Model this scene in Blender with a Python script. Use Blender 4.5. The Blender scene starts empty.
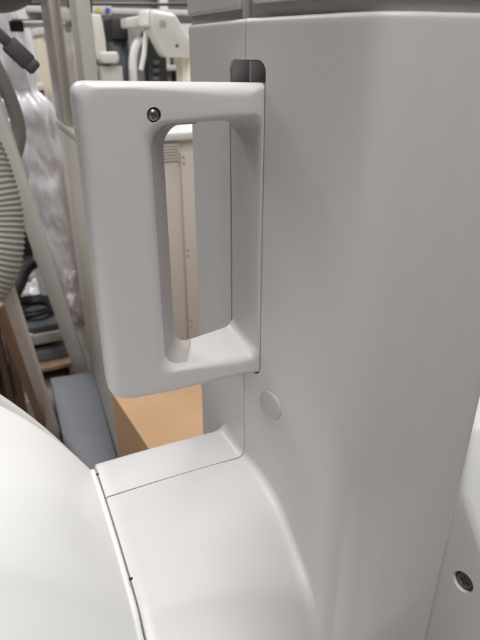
import bpy, bmesh, random
from math import sin, cos, pi, radians, sqrt, atan2, hypot
from mathutils import Vector, Matrix, noise
random.seed(4)
sc = bpy.context.scene
COL = sc.collection

# ------------------------------------------------------------------ camera
PITCH, YAW, F = radians(26.0), radians(24.4), 553.0
EYE = Vector((0, 0, 1.45))
FWD = Vector((sin(YAW)*cos(PITCH), cos(YAW)*cos(PITCH), -sin(PITCH)))
RGT = Vector((cos(YAW), -sin(YAW), 0))
UPV = RGT.cross(FWD)
cam = bpy.data.cameras.new('camera')
cam.sensor_fit = 'AUTO'; cam.sensor_width = 36.0; cam.lens = 36.0*F/640.0
cam.clip_start = 0.01; cam.clip_end = 100
cam.dof.use_dof = True; cam.dof.focus_distance = 0.60; cam.dof.aperture_fstop = 8.0
co = bpy.data.objects.new('camera', cam); COL.objects.link(co)
co.matrix_world = Matrix((
    (RGT.x, UPV.x, -FWD.x, EYE.x), (RGT.y, UPV.y, -FWD.y, EYE.y),
    (RGT.z, UPV.z, -FWD.z, EYE.z), (0, 0, 0, 1)))
sc.camera = co

def ray(x, y): return FWD + RGT*((x-240)/F) + UPV*((320-y)/F)
def at(x, y, Y):                      # point of the place at measured depth Y
    d = ray(x, y); return EYE + d*(Y/d.y)
def on_plane(x, y, P, n):
    d = ray(x, y); return EYE + d*((P-EYE).dot(n)/d.dot(n))

# --------------------------------------------------------------- materials
def material(name, col, rough=0.45, metal=0.0, spec=0.5, var=0.06, scale=6.0, bump=0.0, bscale=400.0, coat=0.0, trans=0.0, dirt=None):
    m = bpy.data.materials.new(name); m.use_nodes = True
    nt = m.node_tree; b = nt.nodes['Principled BSDF']
    tc = nt.nodes.new('ShaderNodeTexCoord')
    nz = nt.nodes.new('ShaderNodeTexNoise'); nz.inputs['Scale'].default_value = scale
    nz.inputs['Detail'].default_value = 5
    nt.links.new(tc.outputs['Object'], nz.inputs['Vector'])
    mx = nt.nodes.new('ShaderNodeMix'); mx.data_type = 'RGBA'
    mx.inputs['A'].default_value = (*[c*(1-var) for c in col], 1)
    mx.inputs['B'].default_value = (*[min(1, c*(1+var)) for c in col], 1)
    nt.links.new(nz.outputs['Fac'], mx.inputs['Factor'])
    out = mx.outputs['Result']
    if dirt:
        n2 = nt.nodes.new('ShaderNodeTexNoise'); n2.inputs['Scale'].default_value = dirt[1]; n2.inputs['Detail'].default_value = 8
        n2.inputs['Roughness'].default_value = 0.7
        nt.links.new(tc.outputs['Object'], n2.inputs['Vector'])
        rp = nt.nodes.new('ShaderNodeValToRGB'); rp.color_ramp.elements[0].position = dirt[2]; rp.color_ramp.elements[1].position = dirt[3]
        nt.links.new(n2.outputs['Fac'], rp.inputs['Fac'])
        m2 = nt.nodes.new('ShaderNodeMix'); m2.data_type = 'RGBA'
        nt.links.new(rp.outputs['Color'], m2.inputs['Factor'])
        nt.links.new(out, m2.inputs['A']); m2.inputs['B'].default_value = (*dirt[0], 1)
        out = m2.outputs['Result']
    nt.links.new(out, b.inputs['Base Color'])
    mr = nt.nodes.new('ShaderNodeMapRange'); mr.inputs['To Min'].default_value = rough*0.88; mr.inputs['To Max'].default_value = min(1, rough*1.14)
    nt.links.new(nz.outputs['Fac'], mr.inputs['Value']); nt.links.new(mr.outputs['Result'], b.inputs['Roughness'])
    b.inputs['Metallic'].default_value = metal
    b.inputs['Specular IOR Level'].default_value = spec
    b.inputs['Coat Weight'].default_value = coat
    b.inputs['Transmission Weight'].default_value = trans
    if bump:
        n3 = nt.nodes.new('ShaderNodeTexNoise'); n3.inputs['Scale'].default_value = bscale; n3.inputs['Detail'].default_value = 3
        nt.links.new(tc.outputs['Object'], n3.inputs['Vector'])
        bp = nt.nodes.new('ShaderNodeBump'); bp.inputs['Strength'].default_value = bump; bp.inputs['Distance'].default_value = 0.002
        nt.links.new(n3.outputs['Fac'], bp.inputs['Height']); nt.links.new(bp.outputs['Normal'], b.inputs['Normal'])
    return m

M = {}
M['shell'] = material('grey_white_plastic', (.60, .583, .582), .42, dirt=((.53, .505, .495), 85, .67, .75), var=.015, scale=3, bump=.08, bscale=900)
M['handle'] = material('handle_plastic', (.56, .542, .534), .38, dirt=((.53, .51, .495), 75, .66, .75), var=.015, scale=4, bump=.07, bscale=900)
M['liner'] = material('grip_plastic_shaded', (.37, .345, .335), .45, var=.02, bump=.04, bscale=900)  # darker than the handle: shade on the inner wall put into its colour
M['arm'] = material('arm_plastic', (.66, .645, .65), .42, var=.012, scale=3, bump=.07, bscale=900)
M['white'] = material('white_enamel', (.75, .75, .738), .34, dirt=((.70, .69, .665), 70, .66, .74), var=.012, scale=5, bump=.02, bscale=700)
M['dark'] = material('dark_interior', (.03, .028, .027), .7)
M['ring'] = material('grey_ring', (.36, .34, .325), .5)
M['steel'] = material('screw_steel', (.36, .35, .34), .28, metal=1, var=.1, scale=300)
M['dark_steel'] = material('dark_screw_steel', (.20, .185, .175), .35, metal=1, var=.1, scale=300)
M['black'] = material('black_plastic', (.022, .02, .02), .5)
M['cap'] = material('cap_plastic', (.49, .475, .468), .40, var=.01)
M['strap'] = material('charcoal_rubber', (.05, .047, .045), .6, bump=.2, bscale=250)
M['hose'] = material('ribbed_hose_plastic', (.33, .325, .30), .45, var=.08, scale=20)
M['hose_dark'] = material('grey_rubber_hose', (.16, .15, .14), .55, var=.1)
M['wrap'] = material('plastic_wrap', (.78, .77, .80), .32, var=.12, scale=14, bump=.9, bscale=26, coat=.4)
M['beige'] = material('beige_paint', (.74, .70, .63), .45, var=.04)
M['beige2'] = material('cabinet_paint', (.70, .64, .57), .5, var=.04, scale=3)
M['cream'] = material('cream_laminate', (.74, .68, .56), .5, var=.05)
M['greypost'] = material('grey_paint', (.52, .495, .47), .45, var=.05)
M['beam'] = material('beam_paint', (.68, .655, .63), .5, var=.06, dirt=((.38, .34, .31), 9, .60, .80))
M['wood'] = material('plywood', (.26, .165, .10), .65, var=.25, scale=18)
M['wood_dark'] = material('dark_wood', (.09, .055, .04), .6, var=.25, scale=14)
M['pallet'] = material('pallet_wood', (.42, .27, .18), .7, var=.25, scale=16)
M['card'] = material('cardboard', (.53, .33, .185), .8, var=.09, scale=12, bump=.1, bscale=200)
M['slate'] = material('slate_paint', (.20, .215, .24), .45, var=.1, scale=5, dirt=((.28, .29, .30), 11, .58, .8))
M['slate_dark'] = material('dark_slate', (.10, .11, .12), .5, var=.15)
M['concrete'] = material('concrete_floor', (.36, .315, .29), .42, var=.15, scale=2.5, bump=.15, bscale=60, dirt=((.2, .19, .18), 1.3, .5, .75))
M['wall'] = material('wall_paint', (.40, .385, .36), .7, var=.06, scale=.8)
M['device'] = material('device_white', (.57, .55, .51), .4, var=.03)
M['brown'] = material('brown_black', (.04, .03, .028), .4)
M['yellow'] = material('yellow_button', (.55, .45, .10), .5)
M['blue'] = material('blue_button', (.06, .09, .30), .5)
g = bpy.data.materials.new('window_glass'); g.use_nodes = True; M['glass'] = g
gb = g.node_tree.nodes['Principled BSDF']
gb.inputs['Base Color'].default_value = (.93, .91, .80, 1); gb.inputs['Roughness'].default_value = .03
gb.inputs['Transmission Weight'].default_value = 1.0; gb.inputs['IOR'].default_value = 1.5

# ----------------------------------------------------------------- helpers
def link(name, me, mat=None, parent=None, smooth=True, ang=38):
    o = bpy.data.objects.new(name, me); COL.objects.link(o)
    if mat: me.materials.append(mat)
    if smooth:
        for p in me.polygons: p.use_smooth = True
        if ang: me.set_sharp_from_angle(angle=radians(ang))
    if parent:
        o.parent = parent
        o.matrix_parent_inverse = Matrix.Translation(parent.location).inverted() if parent.parent is None else Matrix.Identity(4)
        if parent.parent is not None:
            o.matrix_parent_inverse = Matrix.Translation(world_loc(parent)).inverted()
    return o
def world_loc(o):
    # meshes are written in world coordinates with identity world matrix; empties sit at their location
    return o.location if (o.type == 'EMPTY' or o.parent is None) else Vector((0, 0, 0))
def from_bm(name, bm, mat, parent=None, smooth=True, ang=38):
    me = bpy.data.meshes.new(name); bm.to_mesh(me); bm.free()
    return link(name, me, mat, parent, smooth, ang)
def from_py(name, vs, fs, mat, parent=None, smooth=True, ang=38, recalc=False):
    bm = bmesh.new(); bv = [bm.verts.new(v) for v in vs]
    for f in fs:
        try: bm.faces.new([bv[i] for i in f])
        except ValueError: pass
    if recalc: bmesh.ops.recalc_face_normals(bm, faces=bm.faces)
    return from_bm(name, bm, mat, parent, smooth, ang)
def thing(name, label, cat, loc, group=None):
    o = bpy.data.objects.new(name, None); COL.objects.link(o); o.location = loc; o.empty_display_size = .05
    o['label'] = label; o['category'] = cat
    if group: o['group'] = group
    return o
def tag(o, label, cat, group=None):
    o['label'] = label; o['category'] = cat
    if group: o['group'] = group
    return o
def mods(o, solid=0, bevel=0, seg=2, ang=40, offset=-1):
    bevel = 0
    if solid:
        s = o.modifiers.new('solid', 'SOLIDIFY'); s.thickness = solid; s.offset = offset
    if bevel:
        b = o.modifiers.new('bevel', 'BEVEL'); b.width = bevel; b.segments = seg; b.limit_method = 'ANGLE'; b.angle_limit = radians(ang)
        b.harden_normals = False
        w_ = o.modifiers.new('normals', 'WEIGHTED_NORMAL'); w_.keep_sharp = True; w_.weight = 50
    bpy.context.view_layer.update()
    me = bpy.data.meshes.new_from_object(o.evaluated_get(bpy.context.evaluated_depsgraph_get()))
    o.modifiers.clear(); me.name = o.name; o.data = me
    for p in me.polygons: p.use_smooth = True
    me.set_sharp_from_angle(angle=radians(42))
    return o
def add_box(bm, lo, hi, bev=0, seg=2, mat=None):
    r = bmesh.ops.create_cube(bm, size=1)
    lo, hi = Vector(lo), Vector(hi); c = (lo+hi)/2; s = hi-lo
    for v in r['verts']: v.co = Vector((v.co.x*s.x, v.co.y*s.y, v.co.z*s.z)) + c
    if bev:
        es = list({e for v in r['verts'] for e in v.link_edges})
        rr = bmesh.ops.bevel(bm, geom=es, offset=bev, segments=seg, affect='EDGES', profile=.5)
        vs = list({v for f in rr['faces'] for v in f.verts} | {v for v in r['verts'] if v.is_valid})
    else: vs = r['verts']
    if mat:
        for v in vs: v.co = mat @ v.co
    return vs
def box(name, lo, hi, mat, parent=None, bev=.003, seg=2, m4=None):
    bm = bmesh.new(); add_box(bm, lo, hi, bev, seg, m4)
    return from_bm(name, bm, mat, parent)
def frame_from(zdir, hint=Vector((0, 0, 1))):
    z = zdir.normalized()
    x = hint.cross(z)
    if x.length < 1e-5: x = Vector((1, 0, 0)).cross(z)
    x.normalize(); y = z.cross(x)
    return x, y, z
def beam(name, p0, p1, w, t, mat, parent=None, face=None, bev=.003):
    # square bar from p0 to p1; its wide side turned towards `face`
    d = p1-p0; z = d.normalized(); f = (face or -FWD); f = (f - z*f.dot(z)).normalized(); x = f.cross(z)
    m = Matrix(((x.x, f.x, z.x, p0.x), (x.y, f.y, z.y, p0.y), (x.z, f.z, z.z, p0.z), (0, 0, 0, 1)))
    return box(name, (-w/2, -t, 0), (w/2, 0, d.length), mat, parent, bev, 2, m)
def spline(pts, n):
    P = [Vector(p) for p in pts]; P = [P[0]*2-P[1]] + P + [P[-1]*2-P[-2]]; out = []
    for i in range(1, len(P)-2):
        for k in range(n):
            t = k/n; a, b, c, d = P[i-1], P[i], P[i+1], P[i+2]
            out.append(.5*((2*b)+(c-a)*t+(2*a-5*b+4*c-d)*t*t+(3*b-a-3*c+d)*t**3))
    out.append(P[-2]); return out
def tube(name, path, rad, mat, parent=None, n=16, caps=True, ang=60):
    vs, fs = [], []; hint = Vector((0.3, -1, .2))
    for i, p in enumerate(path):
        d = path[min(i+1, len(path)-1)]-path[max(i-1, 0)]
        x, y, z = frame_from(d, hint)
        r = rad(i) if callable(rad) else rad
        for k in range(n):
            a = 2*pi*k/n; vs.append(p + (x*cos(a)+y*sin(a))*r)
    for i in range(len(path)-1):
        for k in range(n):
            fs.append((i*n+k, i*n+(k+1) % n, (i+1)*n+(k+1) % n, (i+1)*n+k))
    if caps: fs.append(tuple(range(n))[::-1]); fs.append(tuple((len(path)-1)*n+k for k in range(n)))
    return from_py(name, vs, fs, mat, parent, True, ang, True)
def cyl(name, c, axis, r, h, mat, parent=None, n=32, bev=0, seg=2):
    x, y, z = frame_from(Vector(axis)); c = Vector(c)
    prof = [(0, 0), (r, 0)] if not bev else [(0, 0)] + [(r, 0)]
    if bev: top = [(r-bev+bev*cos(a*pi/2/seg), h-bev+bev*sin(a*pi/2/seg)) for a in range(seg+1)]
    else: top = [(r, h)]
    prof = prof + top + [(0, h)]
    return lathe(name, c, z, prof, mat, parent, n)
def lathe(name, c, axis, prof, mat, parent=None, n=32, ang=38):
    x, y, z = frame_from(Vector(axis)); c = Vector(c)
    bm = bmesh.new(); rows = []
    for r, h in prof:
        if r < 1e-7: rows.append([bm.verts.new(c+z*h)])
        else: rows.append([bm.verts.new(c+z*h+(x*cos(2*pi*k/n)+y*sin(2*pi*k/n))*r) for k in range(n)])
    for a, b in zip(rows, rows[1:]):
        for k in range(n):
            q = [a[k % len(a)], a[(k+1) % len(a)], b[(k+1) % len(b)], b[k % len(b)]]
            u = []
            for v in q:
                if v not in u: u.append(v)
            if len(u) > 2:
                try: bm.faces.new(u)
                except ValueError: pass
    bmesh.ops.recalc_face_normals(bm, faces=bm.faces)
    return from_bm(name, bm, mat, parent, True, ang)
def cut(o, cutter):
    # boolean difference, baked into the mesh; the cutter is deleted again
    b = o.modifiers.new('cut', 'BOOLEAN'); b.operation = 'DIFFERENCE'; b.solver = 'EXACT'; b.object = cutter
    bpy.context.view_layer.update()
    dg = bpy.context.evaluated_depsgraph_get()
    me = bpy.data.meshes.new_from_object(o.evaluated_get(dg))
    o.modifiers.clear(); o.data = me
    bpy.data.objects.remove(cutter)
    for p in me.polygons: p.use_smooth = True
    me.set_sharp_from_angle(angle=radians(30))
def grid_faces(rows, cols, base=0, skip=None):
    fs = []
    for i in range(rows-1):
        for j in range(cols-1):
            if skip and skip(i, j): continue
            a = base+i*cols+j; fs.append((a, a+1, a+cols+1, a+cols))
    return fs

# ================================================================= MACHINE
mach = thing('imaging_machine', 'grey white medical imaging machine with loop handle in the side of its curved column', 'medical machine', (.36, .5, 0))

PLAN = [(.2465, .5295), (.2525, .510), (.2595, .486), (.2725, .443), (.2845, .412), (.2975, .394), (.316, .3845), (.35, .3805), (.40, .378), (.474, .3755)]
_pl = spline([(x, y, 0) for x, y in PLAN], 10)
for p in _pl:
    if p.y < .47: p.y += .00025*sin((p.x-p.y)/.044*2*pi)*min(1, (.47-p.y)/.02)
_pl += [Vector((.4788, .3775, 0)), Vector((.481, .382, 0)), Vector((.4815, .42, 0)), Vector((.4815, .60, 0))]
# keep only points with monotonic spacing
ZT = 1.477
SLOT_Z0, SLOT_Z1, SLOT_YF, SLOT_YR, SLOT_R = 1.100, 1.442, .5030, .5705, .011
# insert a sample exactly at slot front edge, with a few near the corner
def plan_at_y(y):
    for a, b in zip(_pl, _pl[1:]):
        if a.y >= y >= b.y: t = (a.y-y)/(a.y-b.y); return a.lerp(b, t)
ys = [SLOT_YF + SLOT_R*(1-cos(k*pi/2/7)) for k in range(8)][::-1]          # corner samples
seam = _pl[0]
front_pts = [Vector((seam.x, seam.y, 0)), plan_at_y(.522)] + [plan_at_y(y) for y in ys]
rest = [p for p in _pl if p.y < SLOT_YF-.0025 or p.x > .30]
K_SLOT = len(front_pts)-1
FP = front_pts + rest

CREASE = [(.2465, .5295, .962, 1), (.254, .504, .957, 1), (.266, .463, .925, .98), (.278, .427, .861, .95), (.287, .405, .807, .92), (.297, .394, .735, .89), (.312, .386, .648, .86)]
LEFT = [(.063, .5295, .962), (.0625, .50, .966), (.062, .463, .968), (.0615, .412, .965), (.061, .37, .958), (.060, .345, .950), (.060, .300, .940)]
CR = []
for x, y, z, k in CREASE:
    P = EYE + (Vector((x, y, z))-EYE)*k; CR.append(P)
def interp(tab, keyvals, key):
    key = min(key, keyvals[0]-1e-9)
    for i in range(len(keyvals)-1):
        if keyvals[i] >= key >= keyvals[i+1]:
            t = (keyvals[i]-key)/(keyvals[i]-keyvals[i+1]); 
            # cubic between entries, slopes measured along the key
            def slope(j):
                j0, j1 = max(j-1, 0), min(j+1, len(tab)-1)
                return (tab[j1]-tab[j0])/(keyvals[j1]-keyvals[j0])
            h = keyvals[i+1]-keyvals[i]; t2, t3 = t*t, t*t*t
            return tab[i]*(2*t3-3*t2+1) + slope(i)*h*(t3-2*t2+t) + tab[i+1]*(3*t2-2*t3) + slope(i+1)*h*(t3-t2)
    return tab[-1]
KY = [c[1] for c in CREASE]
LV = [Vector(l)+Vector((.0018, 0, 0)) for l in LEFT]
NW, NFIL, NARM = 46, 8, 22
def wall_pt(p, z, C):
    zf = C.z+.26
    if z >= zf: return Vector((p.x, p.y, z))
    u = min(1, (zf-z)/(zf-C.z)); e = u*u
    return Vector((p.x+(C.x-p.x)*e, p.y+(C.y-p.y)*e, z))
vs, fs = [], []
iend = max(i for i, p in enumerate(FP) if p.y >= KY[-1] and p.x < .33)
def slot_lims(p, seam_y, edge_y):
    d = abs(p.y-edge_y)
    if d < SLOT_R: o = SLOT_R - sqrt(max(0, SLOT_R**2-(SLOT_R-d)**2))
    else: o = 0
    return SLOT_Z0+o, SLOT_Z1-o
NA, NB, NC = 34, 20, 6            # wall rows: below slot, beside slot, above slot
def column_rows(p, C, zbot, lo, hi):
    zs = [zbot+(lo-zbot)*k/NA for k in range(NA)] + [lo+(hi-lo)*k/NB for k in range(NB)] + [hi+(ZT-hi)*k/NC for k in range(NC+1)]
    return zs[::-1]
cols = []
CE = interp(CR, KY, FP[iend].y)
for i, p in enumerate(FP):
    if i <= iend:
        C = interp(CR, KY, p.y); L = interp(LV, KY, p.y)
    else:
        u_ = max(0, 1-(p-FP[iend]).length/.165)
        C = Vector((p.x+(CE.x-FP[iend].x)*u_, p.y+(CE.y-FP[iend].y)*u_, CE.z))
        L = None
    if i <= K_SLOT: lo, hi = slot_lims(p, seam.y, SLOT_YF)
    else: lo, hi = SLOT_Z0+SLOT_R, SLOT_Z1-SLOT_R
    R = .012
    if L is None:
        C = Vector((C.x, C.y, CE.z)); colp = [wall_pt(p, z, C) for z in column_rows(p, C, C.z+R, lo, hi)]
        tail = [Vector((C.x, C.y, C.z+R-(C.z+R-.02)*k/12)) for k in range(1, 13)]
    else:
        colp = [wall_pt(p, z, C) for z in column_rows(p, C, C.z+R, lo, hi)]
        dv = (L-C); dl = dv.length; dv.normalize()
        A = colp[-1]; B = C+dv*R; tail = []
        for k in range(1, NFIL+1):
            t = k/NFIL; tail.append(A*(1-t)**2 + C*2*t*(1-t) + B*t*t)
        for k in range(1, NARM+1):
            t = k/NARM; q = B.lerp(L, t); q.z += (.002+.22*max(0, L.z-C.z))*sin(pi*t**.8); tail.append(q)
        tail += [L+Vector((-.0025, 0, -.001)), L+Vector((-.0035, 0, -.004)), L+Vector((-.0035, 0, -.03))]
    cols.append((colp, tail))
nw = len(cols[0][0])
idx = []
NT, RT = 5, .0042
for i, (colp, tail) in enumerate(cols):
    d_ = FP[min(i+1, len(FP)-1)]-FP[max(i-1, 0)]; d_.z = 0; d_.normalize(); inn = Vector((-d_.y, d_.x, 0))
    if inn.dot(Vector((.40, .56, 0))-FP[i]) < 0: inn = -inn
    P = colp[0]
    rim = [P+inn*RT*(1-cos(k/NT*pi/2))+Vector((0, 0, -RT+RT*sin(k/NT*pi/2))) for k in range(NT+1)][::-1]
    rim = [rim[0]+inn*.006] + rim
    colp = rim + colp[1:]
    a = len(vs); vs += colp + tail; idx.append((a, len(colp), len(tail)))
for i in range(len(cols)-1):
    a, n, t = idx[i]; b, n2, t2 = idx[i+1]
    for k in range(n-1):
        if i < K_SLOT and NC <= k-NT-1 < NC+NB: continue
        fs.append((a+k, a+k+1, b+k+1, b+k))
    if i != iend and t and t2:
        for k in range(n-1, n+t-1): fs.append((a+k, a+k+1, b+k+1, b+k))
front = from_py('front_shell', vs, fs, M['shell'], mach, True, 50)
front.data.materials.append(M['arm'])
# outward = -X / +Z
def orient(o, ref, xmax=9):
    me = o.data; s = sum(p.normal.dot(ref)*p.area for p in me.polygons if p.center.x < xmax)
    if s < 0: me.flip_normals()
orient(front, Vector((-.7, -.5, .7)), .29)
mods(front, .0026, .0007, 2, 40)

# rear half shell
RY0 = .5314
prof = []                       # (x, z, nx, nz, rear y)
for k in range(NC+1): prof.append((.2465, ZT-(ZT-SLOT_Z1)*k/NC))
vs, fs = [], []
def rear_profile(y):
    # column wall down to the arm top, with a fillet that opens towards the back
    t = max(0, min(1, (y-RY0)/.08)); R = .011+.008*t*t
    pts = []; x0, zc = .2468, .9625
    pts += [('w', z) for z in ()]
    arc = [(x0-R+R*cos(a*pi/2/9), zc+R-R*sin(a*pi/2/9)) for a in range(10)]
    arm = [(x0-R+(.0648-(x0-R))*k/14, zc+.001*sin(pi*k/14)) for k in range(1, 15)] + [(.0623, zc-.001), (.0613, zc-.004), (.0613, zc-.03)]
    return R, arc, arm, zc+R
yc = [RY0, .540, .550] + [SLOT_YR-SLOT_R*(1-cos(k*pi/2/7)) for k in range(8)][::-1]
yc = sorted(set([round(y, 6) for y in [RY0, .539, .548] + [SLOT_YR-SLOT_R+SLOT_R*sin(k*pi/2/7) for k in range(8)]]))
KS2 = len(yc)-1
yc += [.575, .585]
YW, RW, YA, RA = .697, .010, .606, .016     # rear limits of the wall and of the arm
def stations(yr, rr, y1, n):
    return [(y1+(yr-rr-y1)*k/n, 0, 0) for k in range(1, n+1)] + [(yr-rr+rr*sin(k/6*pi/2), rr*(1-cos(k/6*pi/2)), 0) for k in range(1, 7)] + [(yr, rr+.12, 0)]
rows = []
for si, (y, inn_, _) in enumerate([(y, 0, 0) for y in yc] + stations(YW, RW, yc[-1], 8)):
    lo, hi = SLOT_Z0+SLOT_R, SLOT_Z1-SLOT_R
    if si <= KS2:
        d = SLOT_YR-y
        o = SLOT_R-sqrt(max(0, SLOT_R**2-(SLOT_R-d)**2)) if d < SLOT_R else 0
        lo, hi = SLOT_Z0+o, SLOT_Z1-o
    zs = [hi+(ZT-hi)*k/NC for k in range(NC+1)][::-1] + [lo+(hi-lo)*k/NB for k in range(NB)][::-1] + [.80+(lo-.80)*k/20 for k in range(20)][::-1]
    rim = [(RT*(1-cos(k/NT*pi/2)), ZT-RT+RT*sin(k/NT*pi/2)) for k in range(NT+1)][::-1]
    rows.append([Vector((.2466+inn_+RT+.006, y, ZT))] + [Vector((.2466+inn_+dx_, y, z)) for dx_, z in rim] + [Vector((.2466+inn_, y, z)) for z in zs[1:]])
nc = len(rows[0]); vs = [p for r in rows for p in r]
fs = grid_faces(len(rows), nc, 0, lambda i, j: i < KS2 and NC <= j-NT-1 < NC+NB)
rows = []
for y, inn_, _ in [(RY0+(.580-RY0)*k/8, 0, 0) for k in range(9)] + stations(YA, RA, .580, 3):
    R, arc, arm, ztop = rear_profile(y)
    row = []
    pp = [(.2470, ztop+.002)] + [(x_+.0002, z_) for x_, z_ in arc] + arm
    for j, (x, z) in enumerate(pp):
        w = max(0, min(1, (j-1)/9)); n = Vector((-cos(w*pi/2), 0, sin(w*pi/2)))
        row.append(Vector((x, y, z)) - n*inn_)
    rows.append(row)
base_ = len(vs); vs += [p for r in rows for p in r]
fs += grid_faces(len(rows), len(rows[0]), base_)
rear = from_py('rear_shell', vs, fs, M['shell'], mach, True, 50)
orient(rear, Vector((-.6, 0, .7)))
mods(rear, .0026, .0007, 2, 40)

# dark frame inside, only seen through the seams
bm = bmesh.new()
add_box(bm, (.300, .41, .60), (.47, .66, 1.470)); add_box(bm, (.075, .500, .86), (.255, .585, .940))
add_box(bm, (.2545, .5285, .95), (.262, .548, 1.098)); add_box(bm, (.2545, .5285, 1.444), (.262, .548, 1.47))
from_bm('inner_frame', bm, M['dark'], mach, False)

# recess behind the handle: open tray
bm = bmesh.new()
x0, x1, ya, yb, za, zb = .2500, .300, SLOT_YF-.0005, SLOT_YR+.001, SLOT_Z0-.001, SLOT_Z1+.001
def quad(bm, *p): bm.faces.new([bm.verts.new(q) for q in p])
xf = .2590
quad(bm, (x1, ya, za), (x1, yb, za), (x1, yb, zb), (x1, ya, zb))
quad(bm, (xf, ya, za), (x1, ya, za), (x1, ya, zb), (xf, ya, zb))
quad(bm, (x0, yb, za), (x1, yb, za), (x1, yb, zb), (x0, yb, zb))
quad(bm, (xf, ya, zb), (x1, ya, zb), (x1, yb, zb), (x0, yb, zb))
quad(bm, (xf, ya, za), (x1, ya, za), (x1, yb, za), (x0, yb, za))
rc = from_bm('handle_recess', bm, M['shell'], mach, False)
mods(rc, .002, 0, 2, 40, 0)
box('recess_rib', (.262, .551, SLOT_Z0+.002), (.2995, .5555, SLOT_Z1-.001), M['shell'], mach, .0008)

# round blind cap on the front shell
def surf(y, z): return wall_pt(plan_at_y(y), z, interp(CR, KY, y))
CY, CZ = .4800, 1.069
best = None
for iy in range(60):
    for iz in range(60):
        q = surf(.450+.001*iy, 1.03+.0015*iz); v = q-EYE; dd = v.dot(FWD)
        e = hypot(240+F*v.dot(RGT)/dd-271, 320-F*v.dot(UPV)/dd-405.5)
        if best is None or e < best[0]: best = (e, .450+.001*iy, 1.03+.0015*iz)
_, CY, CZ = best
Cc = surf(CY, CZ)
nrm = (surf(CY-.01, CZ)-surf(CY+.01, CZ)).cross(surf(CY, CZ+.01)-surf(CY, CZ-.01)).normalized()
if nrm.x > 0: nrm = -nrm
lathe('blind_cap', Cc-nrm*.001, nrm, [(0, 0), (.0185, 0), (.0185, .0016), (.0178, .0026), (.0165, .0031), (.010, .0036), (0, .0038)], M['cap'], mach, 48, 60)

# ---------------------------------------------------------------- handle
def rrect(x0, x1, z0l, z0r, z1, rad, nc=9, ns=10):
    # counter clockwise from bottom-left corner end; rad = (bl, br, tr, tl)
    P = []
    bl, br, tr, tl = rad
    def arc(cx, cz, r, a0): return [(cx+r*cos(a0+k*pi/2/nc), cz+r*sin(a0+k*pi/2/nc)) for k in range(nc+1)]
    A = [arc(x0+bl, z0l+bl, bl, pi), arc(x1-br, z0r+br, br, 1.5*pi), arc(x1-tr, z1-tr, tr, 0), arc(x0+tl, z1-tl, tl, pi/2)]
    for k in range(4):
        P += A[k]; a = A[k][-1]; b = A[(k+1) % 4][0]
        P += [(a[0]+(b[0]-a[0])*t/ns, a[1]+(b[1]-a[1])*t/ns) for t in range(1, ns)]
    return P
HY = .505
HO = rrect(.0770, .264, 1.1055, 1.1040, 1.4225, (.020, .003, .003, .011))
HOb = rrect(.0810, .264, 1.1085, 1.1050, 1.4205, (.020, .003, .003, .011))
HI = rrect(.1375, .2520, 1.1345, 1.1285, 1.3905, (.018, .012, .010, .022))
HB = rrect(.1680, .2455, 1.1385, 1.1425, 1.3860, (.016, .013, .012, .026))
def corner(P, A, B, r, n=6, rb=None):
    ra = min(r, (A-P).length*.48); rb2 = min(rb or r, (B-P).length*.48)
    p0 = P+(A-P).normalized()*ra; p2 = P+(B-P).normalized()*rb2; w = .72
    out = []
    for k in range(n+1):
        t = k/n; b0, b1, b2 = (1-t)**2, 2*t*(1-t)*w, t*t
        out.append((p0*b0+P*b1+p2*b2)/(b0+b1+b2))
    return out
def yback(x): return .548+.018*max(0, min(1, (x-.09)/.15))
def lerp_pts(a, b, n): return [a.lerp(b, k/n) for k in range(1, n)]
HO = [(x, z+.0055*max(0, 1-(x-.078)/.18)*max(0, (z-1.2)/.22)) for x, z in HO]; HOb = [(x, z+.0055*max(0, 1-(x-.078)/.18)*max(0, (z-1.2)/.22)) for x, z in HOb]
N = len(HO); rows = []
for i in range(N):
    of = Vector((HO[i][0], HY, HO[i][1])); inf = Vector((HI[i][0], HY, HI[i][1]))
    ib = Vector((HB[i][0], yback(HB[i][0]), HB[i][1])); ob = Vector((HOb[i][0], yback(HOb[i][0]), HOb[i][1]))
    left = max(0, min(1, (.150-HO[i][0])/.06)); top = max(0, min(1, (HO[i][1]-1.39)/.03)); low = max(0, min(1, (1.14-HO[i][1])/.02))
    r_of = .0075+.010*max(left*.9, top*.55) ; r_of = r_of if HO[i][0] < .26 else .003
    c0 = corner(of, ob, inf, r_of, 8); c1 = corner(inf, of, ib, .0075, 6); c2 = corner(ib, inf, ob, .003, 4); c3 = corner(ob, ib, of, .008 if HO[i][0] < .26 else .003, 5)
    sec = c0 + lerp_pts(c0[-1], c1[0], 4) + c1 + lerp_pts(c1[-1], c2[0], 4) + c2 + lerp_pts(c2[-1], c3[0], 3) + c3 + lerp_pts(c3[-1], c0[0], 3)
    rows.append(sec)
S = len(rows[0]); vs = [p for r in rows for p in r]; fs = []
for i in range(N):
    for k in range(S):
        j = (i+1) % N; l = (k+1) % S
        fs.append((i*S+k, i*S+l, j*S+l, j*S+k))
handle = from_py('handle', vs, fs, M['handle'], mach, True, 60, True)
SP = Vector((.1455, HY, 1.3985))
bm = bmesh.new(); bmesh.ops.create_cone(bm, cap_ends=True, segments=48, radius1=.0066, radius2=.0066, depth=.016,
    matrix=Matrix.Translation(SP) @ Matrix.Rotation(pi/2, 4, 'X'))
cut(handle, from_bm('cutter', bm, None, None, False))
handle.data.materials.clear(); handle.data.materials.append(M['handle'])
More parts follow.
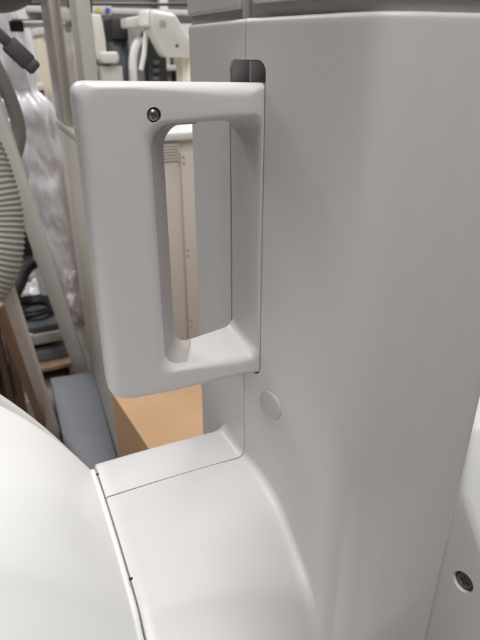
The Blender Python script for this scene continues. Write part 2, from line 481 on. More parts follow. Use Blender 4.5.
# screw: pan head with cross slot, in its counterbore
def screw(name, P, n, r, parent, mat, depth=0.0035):
    lathe(name+'_washer' if False else 'washer', P-n*(depth+.0008), n, [(r*.45, 0), (r*1.18, 0), (r*1.18, .0008), (r*.45, .0008)], M['black'], parent, 32)
    s = lathe(name, P-n*depth, n, [(0, -.002), (r*.95, -.002), (r, 0), (r*.97, .0008), (r*.8, .0017), (r*.45, .0023), (0, .0025)], mat, parent, 32, 50)
    bm = bmesh.new(); x, y, z = frame_from(n, Vector((.35, .1, 1)))
    m = Matrix(((x.x, y.x, z.x, 0), (x.y, y.y, z.y, 0), (x.z, y.z, z.z, 0), (0, 0, 0, 1))); m.translation = P-n*(depth-.0016)
    add_box(bm, (-r*.66, -r*.15, -.0006), (r*.66, r*.15, .004), 0, 1, m)
    c1 = from_bm('cutter', bm, None, None, False)
    bm = bmesh.new(); add_box(bm, (-r*.15, -r*.66, -.0006), (r*.15, r*.66, .004), 0, 1, m)
    c2 = from_bm('cutter', bm, None, None, False)
    cut(s, c1); cut(s, c2); s.data.materials.clear(); s.data.materials.append(mat)
    return s
screw('screw', SP, Vector((0, -1, 0)), .0053, handle, M['steel'], .0030)
# grip liner along the inside of the upright bar, ending with a lip on the lower bar
nl = []
i_bl = 0
ii = list(range(N))
seq = [k % N for k in range(-(10+10)-2, 10+1)]         # top-left arc, left side, bottom-left arc, a bit of the lower bar
rows = []
for q, i in enumerate(seq):
    a = Vector((HI[i][0], HY, HI[i][1])); b = Vector((HB[i][0], yback(HB[i][0]), HB[i][1]))
    p, n_ = seq[max(q-1, 0)], seq[min(q+1, len(seq)-1)]
    tg = Vector((HI[n_][0]-HI[p][0], 0, HI[n_][1]-HI[p][1])); inw = (b-a).cross(tg).normalized()
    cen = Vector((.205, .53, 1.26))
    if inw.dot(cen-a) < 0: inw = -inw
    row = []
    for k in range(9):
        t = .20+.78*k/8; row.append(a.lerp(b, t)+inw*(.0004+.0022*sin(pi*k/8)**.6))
    rows.append(row)
vs = [p for r in rows for p in r]; fs = grid_faces(len(rows), 9)
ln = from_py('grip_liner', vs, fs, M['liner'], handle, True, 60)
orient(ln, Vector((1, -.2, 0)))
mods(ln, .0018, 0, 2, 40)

# ------------------------------------------------- head covers above column
def upper_cover(name, pts, z0, z1, mat, rim=.004, close=True):
    # vertical cover following a plan line, lower edge rounded inwards
    vs, fs = [], []; rows = []
    n = len(pts)
    for i, p in enumerate(pts):
        d = (pts[min(i+1, n-1)]-pts[max(i-1, 0)]); d.z = 0; d.normalize(); inn = Vector((-d.y, d.x, 0))
        if inn.dot(Vector((.36, .55, 0))-Vector((p.x, p.y, 0))) < 0: inn = -inn
        row = [Vector((p.x, p.y, z1)), Vector((p.x, p.y, (z0+z1)/2))]
        for k in range(6):
            a = k/5*pi/2; row.append(Vector((p.x, p.y, 0))+inn*rim*(1-cos(a))+Vector((0, 0, z0+rim-rim*sin(a))))
        row.append(Vector((p.x, p.y, z0))+inn*.012)
        rows.append(row)
    vs = [p for r in rows for p in r]
    o = from_py(name, vs, grid_faces(len(rows), len(rows[0])), mat, mach, True, 50)
    orient(o, Vector((-.5, -.3, -.2)))
    return mods(o, .0026, .0006, 2, 40)
rp = [Vector((.2475, .551, 0)), Vector((.2470, .553, 0)), Vector((.2468, .60, 0)), Vector((.2468, .66, 0)), Vector((.2468, .688, 0)), Vector((.2485, .695, 0)), Vector((.254, .699, 0)), Vector((.36, .70, 0))]
rp = [Vector((x_, y_, 0)) for x_, y_ in ((.29, .551), (.27, .551), (.2530, .551), (.2505, .5518), (.2484, .5535), (.2472, .5560), (.2469, .5590))] + rp[2:]
upper_cover('rear_head_cover', rp, 1.4855, 1.70, M['shell'])
fp = [Vector((x_, y_, 0)) for x_, y_ in ((.29, .5310), (.272, .5310), (.2555, .5308), (.2530, .5298), (.2514, .5278), (.2509, .5245), (.2513, .5190))] + [Vector((p.x, p.y, 0)) for p in _pl if p.y < .512 or p.x > .4]
upper_cover('front_head_cover', fp, 1.4885, 1.70, M['shell'])
# neck between head and column
bm = bmesh.new()
nk = [Vector((.36, .6955, 0)), Vector((.262, .6955, 0)), Vector((.2525, .692, 0))]
for p in [Vector((.2468, .68, 0)), Vector((.2468, .62, 0)), Vector((.2468, .56, 0))] + [Vector((q.x, q.y, 0)) for q in _pl[:-2:3]]:
    c = Vector((.38, .55, 0)); nk.append(p+(c-p).normalized()*.007)
rows = [[Vector((p.x, p.y, z)) for z in (1.455, 1.470, 1.52)] for p in nk]
o = from_py('neck_ring', [p for r in rows for p in r], grid_faces(len(rows), 3), M['ring'], mach, True, 60)
cyl('neck_pin', (.2575, .5405, 1.462), (0, 0, 1), .0085, .034, M['ring'], mach, 24, .003, 3)
bm = bmesh.new(); tp = [p for p in _pl] + [Vector((.48, .70, 0)), Vector((.25, .70, 0))]
bm.faces.new([bm.verts.new((p.x+(.36-p.x)*.02, p.y+(.54-p.y)*.02, 1.4725)) for p in tp])
from_bm('column_lid', bm, M['ring'], mach, False)

# ------------------------------------------------------ lower left housing
def housing(name, s0, nrow, mat):
    pass
RIM = [(.0575, .600, .940), (.0565, .590, .960), (.056, .578, .9685), (.056, .55, .9705), (.056, .52, .9720), (.0555, .463, .9745), (.055, .412, .9715), (.0545, .37, .9650), (.0535, .345, .952), (.053, .30, .925), (.052, .25, .885), (.05, .2, .83)]
rimc = spline(RIM, 8)
vs, rows = [], []
prof_t = [(.0035, -.030), (.0035, -.004), (.0030, -.0024), (.0019, -.0011), (.0005, -.0002), (-.0010, .0000), (-.0020, -.0012), (-.0026, -.0002), (-.0040, .0030)]
for p in rimc:
    row = []
    for dx, dz in prof_t: row.append(p+Vector((dx, 0, dz)))
    b = p+Vector((-.0042, 0, .0034))
    wy = (p.y-.42)
    for k in range(1, 27):
        t = k/26*2.6
        q = b + Vector((-.085*t - .010*t*t, -.012*t*t, .150*t - .022*t*t))
        q.y += wy*.10*t
        row.append(q)
    # over the top and down the hidden side
    dr = (row[-1]-row[-2]).normalized(); a0 = atan2(dr.z, -dr.x)
    for k in range(1, 17):
        a = a0-k/16*(a0+pi/2*.98); row.append(row[-1]+Vector((-cos(a), 0, sin(a)))*.020)
    row.append(Vector((row[-1].x-.01, row[-1].y, .62)))
    rows.append(row)
# round the far edge of the dome
base = rows[0]
ext = []
for k in range(1, 8):
    a = k/7*pi/2; ext.append([q + Vector((-.018*(1-cos(a)), .018*sin(a), -.022*(1-cos(a)))) for q in base])
ext.append([Vector((q.x-.02, q.y+.018, .62)) for q in base])
rows = ext[::-1] + rows + [[Vector((q.x-.01, q.y-.05, min(q.z-.06, q.z))) for q in rows[-1]], [Vector((q.x-.02, q.y-.07, .62)) for q in rows[-1]]]
vs = [p for r in rows for p in r]
dome = from_py('tube_housing', vs, grid_faces(len(rows), len(rows[0])), M['white'], mach, True, 50)
orient(dome, Vector((.7, -.2, .7)))
mods(dome, .003, 0)
# grey flange standing behind the far edge of the dome
fl_rows = []
for j in range(len(prof_t), len(prof_t)+26):
    t = (j-len(prof_t)+1)/26*2.6; q = base[j]; h = -.006+.030*max(0, t-.20)
    fl_rows.append([q+Vector((0, .019, -.03)), q+Vector((0, .0190, h*.6)), q+Vector((-h*.10, .0195, h-.002)), q+Vector((-h*.12, .0210, h)), q+Vector((-h*.12, .028, h)), q+Vector((-h*.12, .030, h-.003)), q+Vector((0, .030, -.03))])
flange = from_py('rear_flange', [p for r in fl_rows for p in r], grid_faces(len(fl_rows), 7), M['shell'], dome, True, 50, True)
for px, py, r in ((98, 474, .0011), (126.5, 571, .0009), (131.5, 578.5, .0014)):
    P = on_plane(px, py, Vector((.0595, 0, 0)), Vector((1, 0, 0)))
    lathe('cover_screw', P, Vector((.5, -.5, .7)), [(0, -.003), (r, -.003), (r, .0004), (r*.7, .001), (r*.3, .0004), (0, .0002)], M['black'], dome, 16)

# ------------------------------------------- lower right cover of the base
nW = Vector((-.96, -.20, .10)).normalized(); SW = at(463, 582, .405)
W = [on_plane(x, y, SW, nW) for x, y in ((464, 494), (486, 560), (540, 720), (405, 720), (418, 660), (452, 505))]
nU = Vector((-.45, -.35, .80)).normalized()
e_ = (W[1]-W[0]).normalized(); nU = (nU-e_*nU.dot(e_)).normalized(); A = W[0]; U = [on_plane(x, y, A, nU) for x, y in ((472, 430), (520, 395), (560, 560))]
fl_ = [Vector((p.x+.03*k_, p.y, .04)) for k_, p in ((1, W[2]), (1, W[3]))]
pts = W + U + fl_ + [p+Vector((.25, .2, 0)) for p in fl_] + [p+Vector((.25, .20, -.02)) for p in W] + [p+Vector((.2, .2, -.1)) for p in U]
bm = bmesh.new()
for p in pts: bm.verts.new(p)
bmesh.ops.convex_hull(bm, input=bm.verts)
bmesh.ops.dissolve_limit(bm, angle_limit=radians(4), verts=bm.verts, edges=bm.edges)
for v in list(bm.verts):
    if not v.link_faces: bm.verts.remove(v)
bmesh.ops.bevel(bm, geom=bm.edges[:], offset=.016, segments=8, affect='EDGES', profile=.5, clamp_overlap=True)
bmesh.ops.recalc_face_normals(bm, faces=bm.faces)
cover = from_bm('base_cover', bm, M['white'], mach, True, 50)
bm = bmesh.new(); x, y, z = frame_from(nW)
mm = Matrix(((x.x, y.x, z.x, SW.x), (x.y, y.y, z.y, SW.y), (x.z, y.z, z.z, SW.z), (0, 0, 0, 1)))
bmesh.ops.create_cone(bm, cap_ends=True, segments=48, radius1=.0175, radius2=.0175, depth=.018, matrix=mm)
cut(cover, from_bm('cutter', bm, None, None, False))
cover.data.materials.clear(); cover.data.materials.append(M['white'])
screw('screw', SW, nW, .0135, cover, M['dark_steel'], .0066)

# ============================================================== BACKGROUND
# floor and rear wall of the store room
fl = box('floor', (-6, -3, -.1), (7, 6, 0), M['concrete'], None, 0); fl['kind'] = 'structure'
wl = box('wall', (-6, 5.2, .004), (7, 5.4, 3.4), M['wall'], None, 0); wl['kind'] = 'structure'

# glazed protective screen
gx = .271
sp = thing('protective_screen', 'beige framed protective screen with a glass pane above a solid panel', 'screen', (gx+.03, 1.9, 0))
box('lower_panel', (gx, 1.53, .02), (gx+.055, 2.20, 1.205), M['beige'], sp, .004)
fr = box('ledge', (gx-.006, 1.52, 1.2055), (gx+.061, 2.205, 1.226), M['beige'], sp, .003)
box('post', (gx-.002, 1.985, 1.2265), (gx+.057, 2.205, 2.2), M['beige'], sp, .005)
box('post', (gx-.002, 1.545, 1.2265), (gx+.035, 1.640, 2.2), M['greypost'], sp, .006)
bd = box('glazing_bead', (gx+.004, 1.960, 1.2265), (gx+.03, 1.9845, 2.2), M['beige2'], sp, .003)
box('glazing_bead', (gx+.004, 1.6405, 1.2265), (gx+.03, 1.655, 2.2), M['beige2'], sp, .003)
box('pane', (gx+.014, 1.6555, 1.2265), (gx+.020, 1.9595, 2.2), M['glass'], sp, 0)
box('foot', (gx-.02, 1.56, 0), (gx+.075, 1.63, .0195), M['greypost'], sp, .002)
box('foot', (gx-.02, 2.08, 0), (gx+.075, 2.15, .0195), M['greypost'], sp, .002)

# beige cabinet seen through the handle
cb = thing('metal_cabinet', 'beige metal cabinet with louvred vent and hinged door seen through the handle', 'cabinet', (.85, 2.5, 0))
ztop = at(170, 140, 2.2).z
def cx(px, py=200): return at(px, py, 2.2).x
xs = at(180.5, 200, 2.2).x
box('body', (.42, 2.206, .0), (1.35, 2.75, ztop), M['beige2'], cb, .004)
box('worktop', (.40, 2.17, ztop+.0005), (1.37, 2.78, ztop+.03), M['white'], cb, .006)
dr = box('door', (xs+.006, 2.188, .06), (1.33, 2.2055, ztop-.05), M['beige2'], cb, .003)
sd = box('side_panel', (.43, 2.190, .06), (xs-.006, 2.2055, ztop-.006), M['beige2'], cb, .003)
vx0, vx1 = at(165, 150, 2.19).x, at(177, 150, 2.19).x; vz1, vz0 = at(170, 145, 2.19).z, at(170, 160, 2.19).z
bm = bmesh.new(); add_box(bm, (vx0-.03, 2.1885, vz0-.006), (vx1+.004, 2.1897, vz1+.006))
vb = from_bm('vent', bm, M['black'], cb, False)
for k in range(6):
    z = vz0+(vz1-vz0)*k/5
    box('louvre', (vx0-.032, 2.182, z-.0035), (vx1+.006, 2.1882, z+.0045), M['beige2'], vb, .001)
for py in (157, 163, 250, 256, 321, 327):
    P = at(183.5+(py-160)*.047, py, 2.186)
    cyl('hinge_pin', (P.x, 2.188, P.z), (0, -1, 0), .0045, .004, M['ring'], cb, 16)

# cardboard carton
cd = thing('cardboard_box', 'plain closed brown cardboard box on the floor below the loop handle', 'box', (.42, 1.2, 0))
m4 = Matrix.Translation((.232, 1.47, 0)) @ Matrix.Rotation(radians(5.5), 4, 'Z')
box('carton', (0, -.62, 0), (.52, 0, .4985), M['card'], cd, .004, 2, m4)
bm = bmesh.new(); add_box(bm, (.0, -.618, .4992), (.258, -.002, .5018), .001, 1, m4); from_bm('flap', bm, M['card'], cd)
bm = bmesh.new(); add_box(bm, (.2605, -.618, .4992), (.52, -.002, .5018), .001, 1, m4); from_bm('flap', bm, M['card'], cd)

# slate grey panel leaning low
vdir = (RGT*(-359)+UPV*720+FWD*553).normalized()
T0 = at(50, 378, 2.15); wv = (at(93, 371.5, 2.15+.0)-T0); wl_ = wv.length; wv.normalize()
nn = wv.cross(-vdir).normalized(); nn = nn if nn.z > 0 else -nn
Lp = (T0.z-.006)/vdir.z
m4 = Matrix(((wv.x, -vdir.x, nn.x, T0.x), (wv.y, -vdir.y, nn.y, T0.y), (wv.z, -vdir.z, nn.z, T0.z), (0, 0, 0, 1)))
o = box('slate_panel', (0, 0, -.03), (wl_, min(Lp, .85), 0), M['slate'], None, .003, 2, m4)
tag(o, 'slate grey flat panel leaning low on the floor beside the cardboard box', 'panel')

# leaning bars
def ext(p0, p1, z): t = (z-p0.z)/(p1.z-p0.z); return p0+(p1-p0)*t
p0, p1 = at(2, 140, 2.05), at(81, 373, 2.22)
o = beam('leaning_bar', ext(p0, p1, 1.9), ext(p0, p1, .012), .060, .04, M['beam'], None, None, .008)
tag(o, 'narrow off white bar leaning across the plastic wrapped column', 'bar')
p0, p1 = at(6, 299, 1.50), at(51, 430, 1.9)
bmo = beam('leaning_beam', p0+(p0-p1)*.10, ext(p0, p1, .02), .052, .02, M['beam'], None, None, .004)
tag(bmo, 'wide off white beam leaning below the ribbed hose, behind the white housing', 'beam')
p0, p1 = at(-5, 306, 1.2), at(43, 432, 1.95)
o = beam('wooden_board', p0, ext(p0, p1, .01), .024, .015, M['wood'], None, None, .002)
tag(o, 'narrow brown wooden board leaning alongside the wide beam', 'board')

# dark slatted rack at lower left
rk = thing('wooden_rack', 'dark wooden rack with shelves at the lower left edge', 'rack', (-.08, 2.0, 0))
for px in (2, 12):
    a, b = at(px-6, 335, 1.95), at(px+8, 400, 1.9); beam('upright', ext(a, b, .75), ext(a, b, .005), .022, .02, M['wood_dark'], rk)
for k, z in enumerate((.12, .26, .40, .54)):
    box('shelf', (-.36, 1.97, z), (-.02, 2.30, z+.02), M['wood_dark'] if k % 2 else M['pallet'], rk, .002)
box('back_board', (-.36, 2.31, .02), (-.02, 2.325, .72), M['wood_dark'], rk, .001)

# ribbed hose
path = spline([at(x, y, Y) for x, y, Y in ((-75, -40, 1.75), (-62, 50, 1.65), (-40, 120, 1.55), (-22, 150, 1.5), (-10, 180, 1.47), (-1, 212, 1.45), (0, 245, 1.43), (-8, 275, 1.42), (-27, 300, 1.42), (-60, 312, 1.45), (-120, 290, 1.5), (-190, 330, 1.5), (-220, 480, 1.45))], 90)
L = [0]
for a, b in zip(path, path[1:]): L.append(L[-1]+(b-a).length)
o = tube('ribbed_hose', path, lambda i: .055+.0024*sin(2*pi*L[i]/.0119), M['hose'], None, 28, True, 0)
tag(o, 'thick ribbed grey hose hanging in a loop at the left edge', 'hose')
path = spline([at(x, y, 2.2) for x, y in ((-28, 20), (-12, 52), (4, 84), (15, 112), (19, 135), (14, 158), (2, 180), (-14, 200))], 12)
o = tube('rubber_hose', path, .024, M['hose_dark'], None, 18)
tag(o, 'smooth dark grey hose curving down above the ribbed hose', 'hose')

# charcoal grip pointing into the picture
gp = thing('charcoal_grip', 'charcoal flat grip pointing down from the upper left corner', 'grip', at(20, 50, 1.35))
p0, p1 = at(-10, 25, 1.35), at(37, 70, 1.35); d = p1-p0
beam('grip_arm', p0, p0+d*.42, .022, .016, M['strap'], gp, None, .005)
beam('grip_body', p0+d*.36, p0+d*.86, .036, .024, M['strap'], gp, None, .006)
beam('grip_tip', p0+d*.82, p1, .030, .02, M['strap'], gp, None, .006)

# grey dished lamp in the corner, rod with clamp
o = lathe('dished_cover', at(3, -7, 2.1), (.1, -.5, -.85), [(0, .01), (.05, .012), (.10, 0), (.135, -.03), (.15, -.07), (.15, -.1), (0, -.1)], M['hose_dark'], None, 40)
tag(o, 'round grey dished cover cut by the upper left corner', 'lamp cover')
rd = thing('clamp_rod', 'thin pale rod with dark clamp beside the plastic wrapped column', 'rod', at(26, 24, 2.3))
tube('rod', [at(12, 24.5, 2.3), at(44, 24, 2.3)], .011, M['beam'], rd, 12)
tube('rod', [at(12, 20.5, 2.32), at(42, 21.5, 2.32)], .006, M['steel'], rd, 10)
box('clamp', tuple(at(16, 28, 2.3)-Vector((.02, .015, .012))), tuple(at(16, 28, 2.3)+Vector((.025, .012, .022))), M['black'], rd, .004)
o = tube('overhead_rail', [at(26, 4, 2.25)+Vector((-.05, .0, 0)), at(190, 4.5, 2.6)], .006, M['brown'], None, 10)
tag(o, 'thin dark rail running across the top behind the posts', 'rail')

# cream box added behind the glass for the creamy reflections in the pane
ccb = thing('cream_reflection', 'cream box with a bright top, added for the creamy reflections in the glass of the screen', 'cabinet', (at(60, 60, 2.75).x, 2.8, 0))
zt = at(58, 35, 2.75).z; xa, xb = at(50, 60, 2.75).x, at(72, 60, 2.75).x
box('body', (xa-.02, 2.76, 0), (xb+.04, 3.1, zt), M['cream'], ccb, .004)
box('top_board', (xa-.03, 2.74, zt+.0005), (xb+.05, 3.1, zt+.028), M['white'], ccb, .004)
box('door', (xa-.012, 2.748, .08), (at(62, 60, 2.75).x, 2.7595, zt-.03), M['beige2'], ccb, .003)
# plastic wrapped column
ax0, ax1 = at(30, -30, 2.55), at(70, 330, 2.55); ax0.z = 1.9; 
ax1 = Vector((ax1.x, ax1.y, 0.01)); a_ = at(56, 200, 2.55); ax0 = Vector((a_.x-.12, 2.56, 1.95)); ax1 = Vector((a_.x+.06, 2.56, .004))
vs, rows = [], []
NS, NR = 300, 96
for i in range(NS+1):
    t = i/NS; c = ax0.lerp(ax1, t); r = .078
    z = c.z
    r *= 1 - .42*math_exp if False else 1
    from math import exp
    r = .080 - .030*exp(-((z-1.31)/.035)**2) + .016*exp(-((z-1.22)/.06)**2) - .012*exp(-((z-.98)/.05)**2)
    row = []
    for k in range(NR):
        a = 2*pi*k/NR; q = Vector((cos(a)*r, sin(a)*r, 0))
        nv = noise.noise(Vector((cos(a)*1.3, sin(a)*1.3, z*4)))*.020 + noise.noise(Vector((cos(a)*3+5, sin(a)*3, z*13)))*.008 + (.25-abs(noise.noise(Vector((cos(a)*2.2+9, sin(a)*2.2, z*7+cos(a)*2)))))*.010 + (.2-abs(noise.noise(Vector((cos(a)*5+3, sin(a)*5, z*16+sin(a)*3)))))*.005
        row.append(c+q*(1+nv/r))
    rows.append(row)
vs = [p for r in rows for p in r]; fs = []
for i in range(NS):
    for k in range(NR): fs.append((i*NR+k, i*NR+(k+1) % NR, (i+1)*NR+(k+1) % NR, (i+1)*NR+k))
fs.append(tuple(range(NR))); fs.append(tuple(NS*NR+k for k in range(NR)))
o = from_py('wrapped_column', vs, fs, M['wrap'], None, True, 0, True)
tag(o, 'tall column wrapped in crinkled white plastic beside the beige screen', 'wrapped column')
def blob(name, c, rx, ry, rz, amp, mat, sub=4, sc_=9):
    bm = bmesh.new(); bmesh.ops.create_icosphere(bm, subdivisions=sub, radius=1)
    for v in bm.verts:
        n = noise.noise(v.co*1.6+c*7)*amp*1.5 + noise.noise(v.co*4+c*3)*amp
        v.co = Vector((v.co.x*rx, v.co.y*ry, v.co.z*rz))*(1+n)+c
    return from_bm(name, bm, mat, None, True, 0)
o = blob('plastic_bag', at(3, 128, 2.42), .06, .05, .11, .25, material('bluish_plastic', (.60, .66, .74), .25, var=.2, scale=20, coat=.3))
tag(o, 'bluish clear plastic bag hanging behind the dark grey hose', 'plastic bag')
# pale round duct and dark backing behind the bars
o = tube('pale_duct', [at(14, 60, 2.75), Vector((at(34, 230, 2.75).x+.03, 2.75, .01))], .055, M['device'], None, 24)
tag(o, 'pale round duct standing behind the narrow leaning bar', 'duct')
sb = thing('dark_shelving', 'dark green grey shelving unit behind the wrapped column', 'shelving', (.1, 3.1, 0))
box('back_board', (-.7, 3.30, 0), (.62, 3.32, 1.30), material('green_grey_paint', (.13, .125, .105), .6, var=.2, scale=8), sb, .002)
for z in (.35, .80, 1.28): box('shelf', (-.7, 2.95, z), (.62, 3.299, z+.025), M['beam'], sb, .003)
for x in (-.68, .60): box('upright', (x, 2.945, 0), (x+.03, 2.949+.03, 1.35), M['slate_dark'], sb, .002)

# pallet with stacked slabs, cable and bag
Yp = 2.42
pal = thing('wooden_pallet', 'low wooden pallet on the floor under the dark slabs', 'pallet', (.15, 2.6, 0))
for k in range(4): box('plank', (-.35, Yp+.13*k, .085), (.262, Yp+.13*k+.10, .105), M['pallet'], pal, .002)
for x in (-.34, -.05, .20): box('bearer', (x, Yp, 0), (x+.06, Yp+.50, .0845), M['pallet'], pal, .002)
o = box('equipment_case', (-.20, Yp+.06, .1055), (.215, Yp+.46, .165), M['slate'], None, .012, 3)
tag(o, 'flat blue grey case lying on the wooden pallet, lowest of the stack', 'case')
o = box('dark_gap_fill', (-.16, Yp+.10, .1655), (.16, Yp+.40, .205), M['black'], None, .004); tag(o, 'black filler for the dark gap between the two flat grey cases', 'block')  # black filler standing for the shade in the gap between the cases
cs = thing('equipment_case', 'upper dark grey case with a bright latch, under the coiled cable', 'case', (.0, Yp+.25, .2055))
box('case_body', (-.22, Yp+.05, .2055), (.195, Yp+.46, .262), M['greypost'], cs, .008, 3)
box('case_lid', (-.215, Yp+.055, .2625), (.19, Yp+.455, .300), M['slate_dark'], cs, .008, 3)
lp = at(30, 336, Yp+.045); box('latch', (lp.x-.012, Yp+.04, lp.z-.010), (lp.x+.014, Yp+.0495, lp.z+.010), M['white'], cs, .002)
cc = at(36, 319, Yp+.22); cc.z = .313
pth = []
for k in range(150):
    a = k/150*2*pi*3.4; r = .085+.010*sin(a*.7); pth.append(Vector((cc.x+cos(a)*r, cc.y+sin(a)*r*1.1, .312+.010*(k/150*3.4)+.004*sin(a*3))))
o = tube('coiled_cable', pth, .009, M['black'], None, 10); tag(o, 'black cable coiled flat on the upper dark grey case', 'cable')
o = blob('plastic_bag', at(38, 296, Yp+.42), .085, .07, .085, .22, M['wrap'])
tag(o, 'crumpled white plastic bag lying behind the coiled black cable', 'plastic bag')
path = spline([at(x, y, 2.3) for x, y in ((12, 300), (20, 285), (26, 270), (36, 262))], 40)
o = tube('black_conduit', path, lambda i: .022+.003*sin(i*.9), M['black'], None, 14, True, 0)
tag(o, 'short black ribbed conduit just below the thick ribbed hose', 'conduit')
o = blob('plastic_sheet', at(77, 298, 2.45), .05, .04, .13, .35, material('pink_plastic', (.62, .55, .55), .25, var=.2, scale=20, coat=.3), 4)
tag(o, 'crumpled pinkish plastic sheet at the foot of the wrapped column', 'plastic sheet')

# -------- equipment in the far background above the handle (Y about 3)
D = 2.9
def prism(name, px, Y, t, mat, parent=None, bev=.006):
    bm = bmesh.new(); a = [bm.verts.new(at(x, y, Y)) for x, y in px]; f = bm.faces.new(a)
    r = bmesh.ops.extrude_face_region(bm, geom=[f])
    for v in r['geom']:
        if isinstance(v, bmesh.types.BMVert): v.co += Vector((0, t, 0))
    bmesh.ops.recalc_face_normals(bm, faces=bm.faces)
    if bev: bmesh.ops.bevel(bm, geom=bm.edges[:], offset=bev, segments=3, affect='EDGES', profile=.5, clamp_overlap=True)
    return from_bm(name, bm, mat, parent)
ca = thing('curved_arm_stand', 'white curved arm with a pale block on a post, left of the black box', 'stand', (at(110, 60, D).x, D, 0))
arcp = [(90, 14), (95.5, 14), (101, 14.5), (103.8, 28), (106, 42), (107, 57), (101, 60), (97.5, 60), (96.5, 45), (94, 30)]
prism('curved_arm', arcp, D, .10, M['device'], ca, .008)
prism('block', [(101.5, 52), (118, 51.5), (120, 59), (118, 63.5), (103, 63.5)], D-.06, .14, M['device'], ca, .01)
pb = at(112, 66, D); box('post', (pb.x-.055, D, 0), (pb.x+.05, D+.08, pb.z), M['device'], ca, .006)
pb = at(93, 55, D+.12); box('post', (pb.x-.045, D+.12, 0), (pb.x-.015, D+.16, pb.z+.12), M['greypost'], ca, .006)
bb = thing('black_box', 'black box on a dark stand behind the white curved arm', 'box', (at(121, 40, D).x, D+.2, 0))
prism('case', [(112, 17.5), (130, 17), (131, 40), (112, 40)], D+.15, .2, M['black'], bb, .01)
pb = at(124, 40, D+.2); box('stand', (pb.x-.06, D+.2, 0), (pb.x+.06, D+.3, pb.z-.001), M['slate_dark'], bb, .006)
mo = thing('control_box', 'grey control box with yellow and blue buttons at the top edge', 'control box', at(102, 10, D+.5))
prism('case', [(90, 5), (112, 4.5), (112, 16), (90, 16)], D+.45, .15, M['greypost'], mo, .006)
for px, mt in ((98, 'yellow'), (107.5, 'blue')):
    cyl('button', at(px, 10.5, D+.449), (0, -1, 0), .013, .008, M[mt], mo, 16)
o = prism('monitor', [(73, -6), (92, -6), (93, 13.5), (74, 13)], 2.3, .12, M['brown'], None, .006)
tag(o, 'brown black monitor back above the grey post of the beige screen', 'monitor')
# rack that carries them
rk2 = thing('equipment_rack', 'tall grey equipment rack far behind at the top edge', 'rack', (1.0, 3.6, 0))
for x in (.35, 1.10, 1.95): box('upright', (x, 3.55, 0), (x+.05, 3.60, 2.3), M['greypost'], rk2, .004)
for z, m_ in ((.5, 'slate_dark'), (1.05, 'slate_dark'), (1.34, 'greypost'), (1.63, 'greypost')): box('shelf', (.35, 3.46, z), (2.0, 3.549, z+.03), M[m_], rk2, .004)
box('back_board', (.35, 3.64, .05), (2.0, 3.66, 2.25), material('rack_back', (.11, .10, .095), .6, var=.25, scale=5), rk2, .002)
for k, (x0_, x1_, z0_, z1_, m_) in enumerate(((.52, .72, 1.371, 1.56, 'slate_dark'), (.78, .96, 1.371, 1.50, 'cream'), (1.16, 1.36, 1.371, 1.59, 'greypost'), (1.42, 1.7, 1.371, 1.53, 'brown'), (.5, .8, 1.081, 1.27, 'brown'), (.86, 1.06, 1.081, 1.25, 'greypost'), (1.2, 1.6, 1.081, 1.28, 'slate_dark'))):
    o = box('storage_box', (x0_, 3.47, z0_), (x1_, 3.548, z1_), M[m_], None, .006)
    tag(o, 'small dull storage box on a shelf of the equipment rack far behind', 'storage box', 'boxes on the equipment rack')
# device head with slanted white panel
dv = thing('tilted_device', 'white tilted device head with a small grey window, left of the column', 'device', (at(168, 40, D).x, D, 0))
hd = prism('device_head', [(150, 9), (176, 13), (188, 34), (198, 44), (198, 57.5), (166, 57.5), (150, 26)], D-.25, .12, M['device'], dv, .02)
prism('side_cover', [(146.5, 12), (149.6, 8.5), (149.6, 27), (147, 25)], D-.24, .14, M['white'], dv, .004)
prism('window', [(159.5, 19.5), (166, 20), (166, 27.5), (159.5, 27)], D-.252, .004, M['ring'], dv, .001)
prism('lock', [(175.8, 44.5), (178.5, 44.5), (178.5, 47.2), (175.8, 47.2)], D-.253, .004, M['black'], dv, .001)
prism('arm', [(126, 18), (147, 14), (147, 28), (127, 28)], D-.05, .12, M['greypost'], dv, .008)
pb = at(180, 60, D); box('post', (pb.x-.045, D-.16, 0), (pb.x+.09, D-.06, pb.z+.03), M['cream'], dv, .006)
a = at(146, 30, D-.1); b = at(144, 55, D-.1); c = at(141, 70, D-.1)
tube('cable_guide', [a, b, c], .011, M['white'], dv, 10)
o = prism('black_cabinet', [(148, 24), (160, 28), (166, 57), (167, 100), (149, 100)], D+.02, .15, M['black'], None, .004)
pbx = at(150, 60, D+.02).x
bpy.data.objects.remove(o)
bk = thing('black_cabinet', 'narrow black cabinet under the tilted white device head', 'cabinet', (pbx+.05, D+.1, 0))
box('body', (pbx-.01, D+.02, 0), (pbx+.085, D+.2, at(150, 30, D).z), M['black'], bk, .004)
for py in (62, 70, 78):
    P = at(156, py, D+.02); box('slot_plate', (P.x-.016, D+.012, P.z-.012), (P.x+.016, D+.0195, P.z+.006), M['slate_dark'], bk, .001)
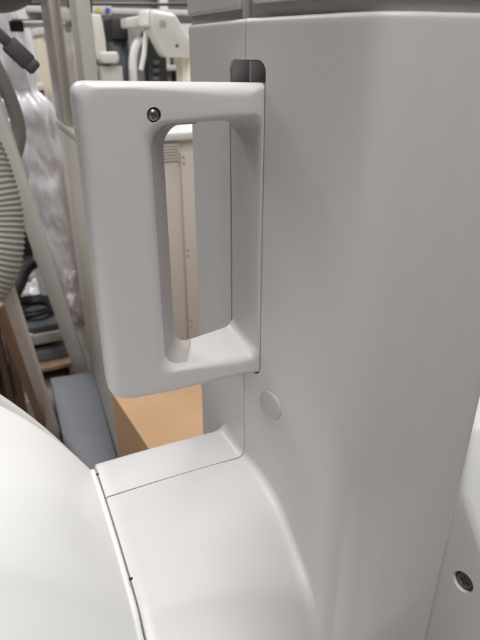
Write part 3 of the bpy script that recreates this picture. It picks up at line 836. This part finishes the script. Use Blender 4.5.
gy = thing('grey_stand', 'grey curved-leg stand between the black box and the black cabinet', 'stand', (at(137, 60, D).x, D, 0))
path = spline([at(x, y, D) for x, y in ((141, 38), (136, 46), (133, 58), (133, 76), (135, 110))], 8)
path.append(Vector((path[-1].x, path[-1].y, 0.01)))
tube('leg', path, .020, M['beam'], gy, 12)
pb = at(140, 55, D+.1); box('post', (pb.x-.04, D+.1, 0), (pb.x+.03, D+.16, pb.z+.12), M['ring'], gy, .004)

# ================================================================ LIGHTING
w = bpy.data.worlds.new('World'); sc.world = w; w.use_nodes = True
bg = w.node_tree.nodes['Background']; bg.inputs['Color'].default_value = (1.0, .97, .95, 1); bg.inputs['Strength'].default_value = .075
def lamp(name, loc, size, energy, target=None, col=(1, .985, .975)):
    l = bpy.data.lights.new(name, 'AREA'); l.shape = 'RECTANGLE'; l.size, l.size_y = size; l.energy = energy; l.color = col
    o = bpy.data.objects.new(name, l); COL.objects.link(o); o.location = loc
    if target: o.rotation_euler = (Vector(target)-Vector(loc)).to_track_quat('-Z', 'Y').to_euler()
    return o
lamp('overhead_light', (.28, .10, 3.0), (.35, 2.2), 49)
lamp('overhead_light', (-.7, 2.5, 3.0), (.35, 1.5), 44)
lamp('overhead_light', (1.5, 2.6, 3.0), (.35, 1.5), 44)
lamp('overhead_light', (.9, -1.9, 3.0), (1.5, .35), 22)  # added fill from behind the viewer to lift the front faces, no known fixture
lamp('overhead_light', (-1.8, .4, 3.0), (.35, 1.5), 6)  # added weak fill from the left for the side faces, no known fixture
lamp('sheen_fill', (-.7, -1.7, 1.15), (.5, 2.0), 1.8, (.3, .4, 1.15))  # added upright fill for a soft sheen on the column, no real doorway

sc.view_settings.view_transform = 'Standard'; sc.view_settings.look = 'None'
sc.view_settings.exposure = 0.0; sc.view_settings.gamma = 1.0
sc.cycles.use_denoising = True
try: sc.cycles.denoiser = 'OPENIMAGEDENOISE'
except Exception: pass
sc.cycles.max_bounces = 8; sc.cycles.caustics_reflective = False; sc.cycles.caustics_refractive = False
sc.render.film_transparent = False
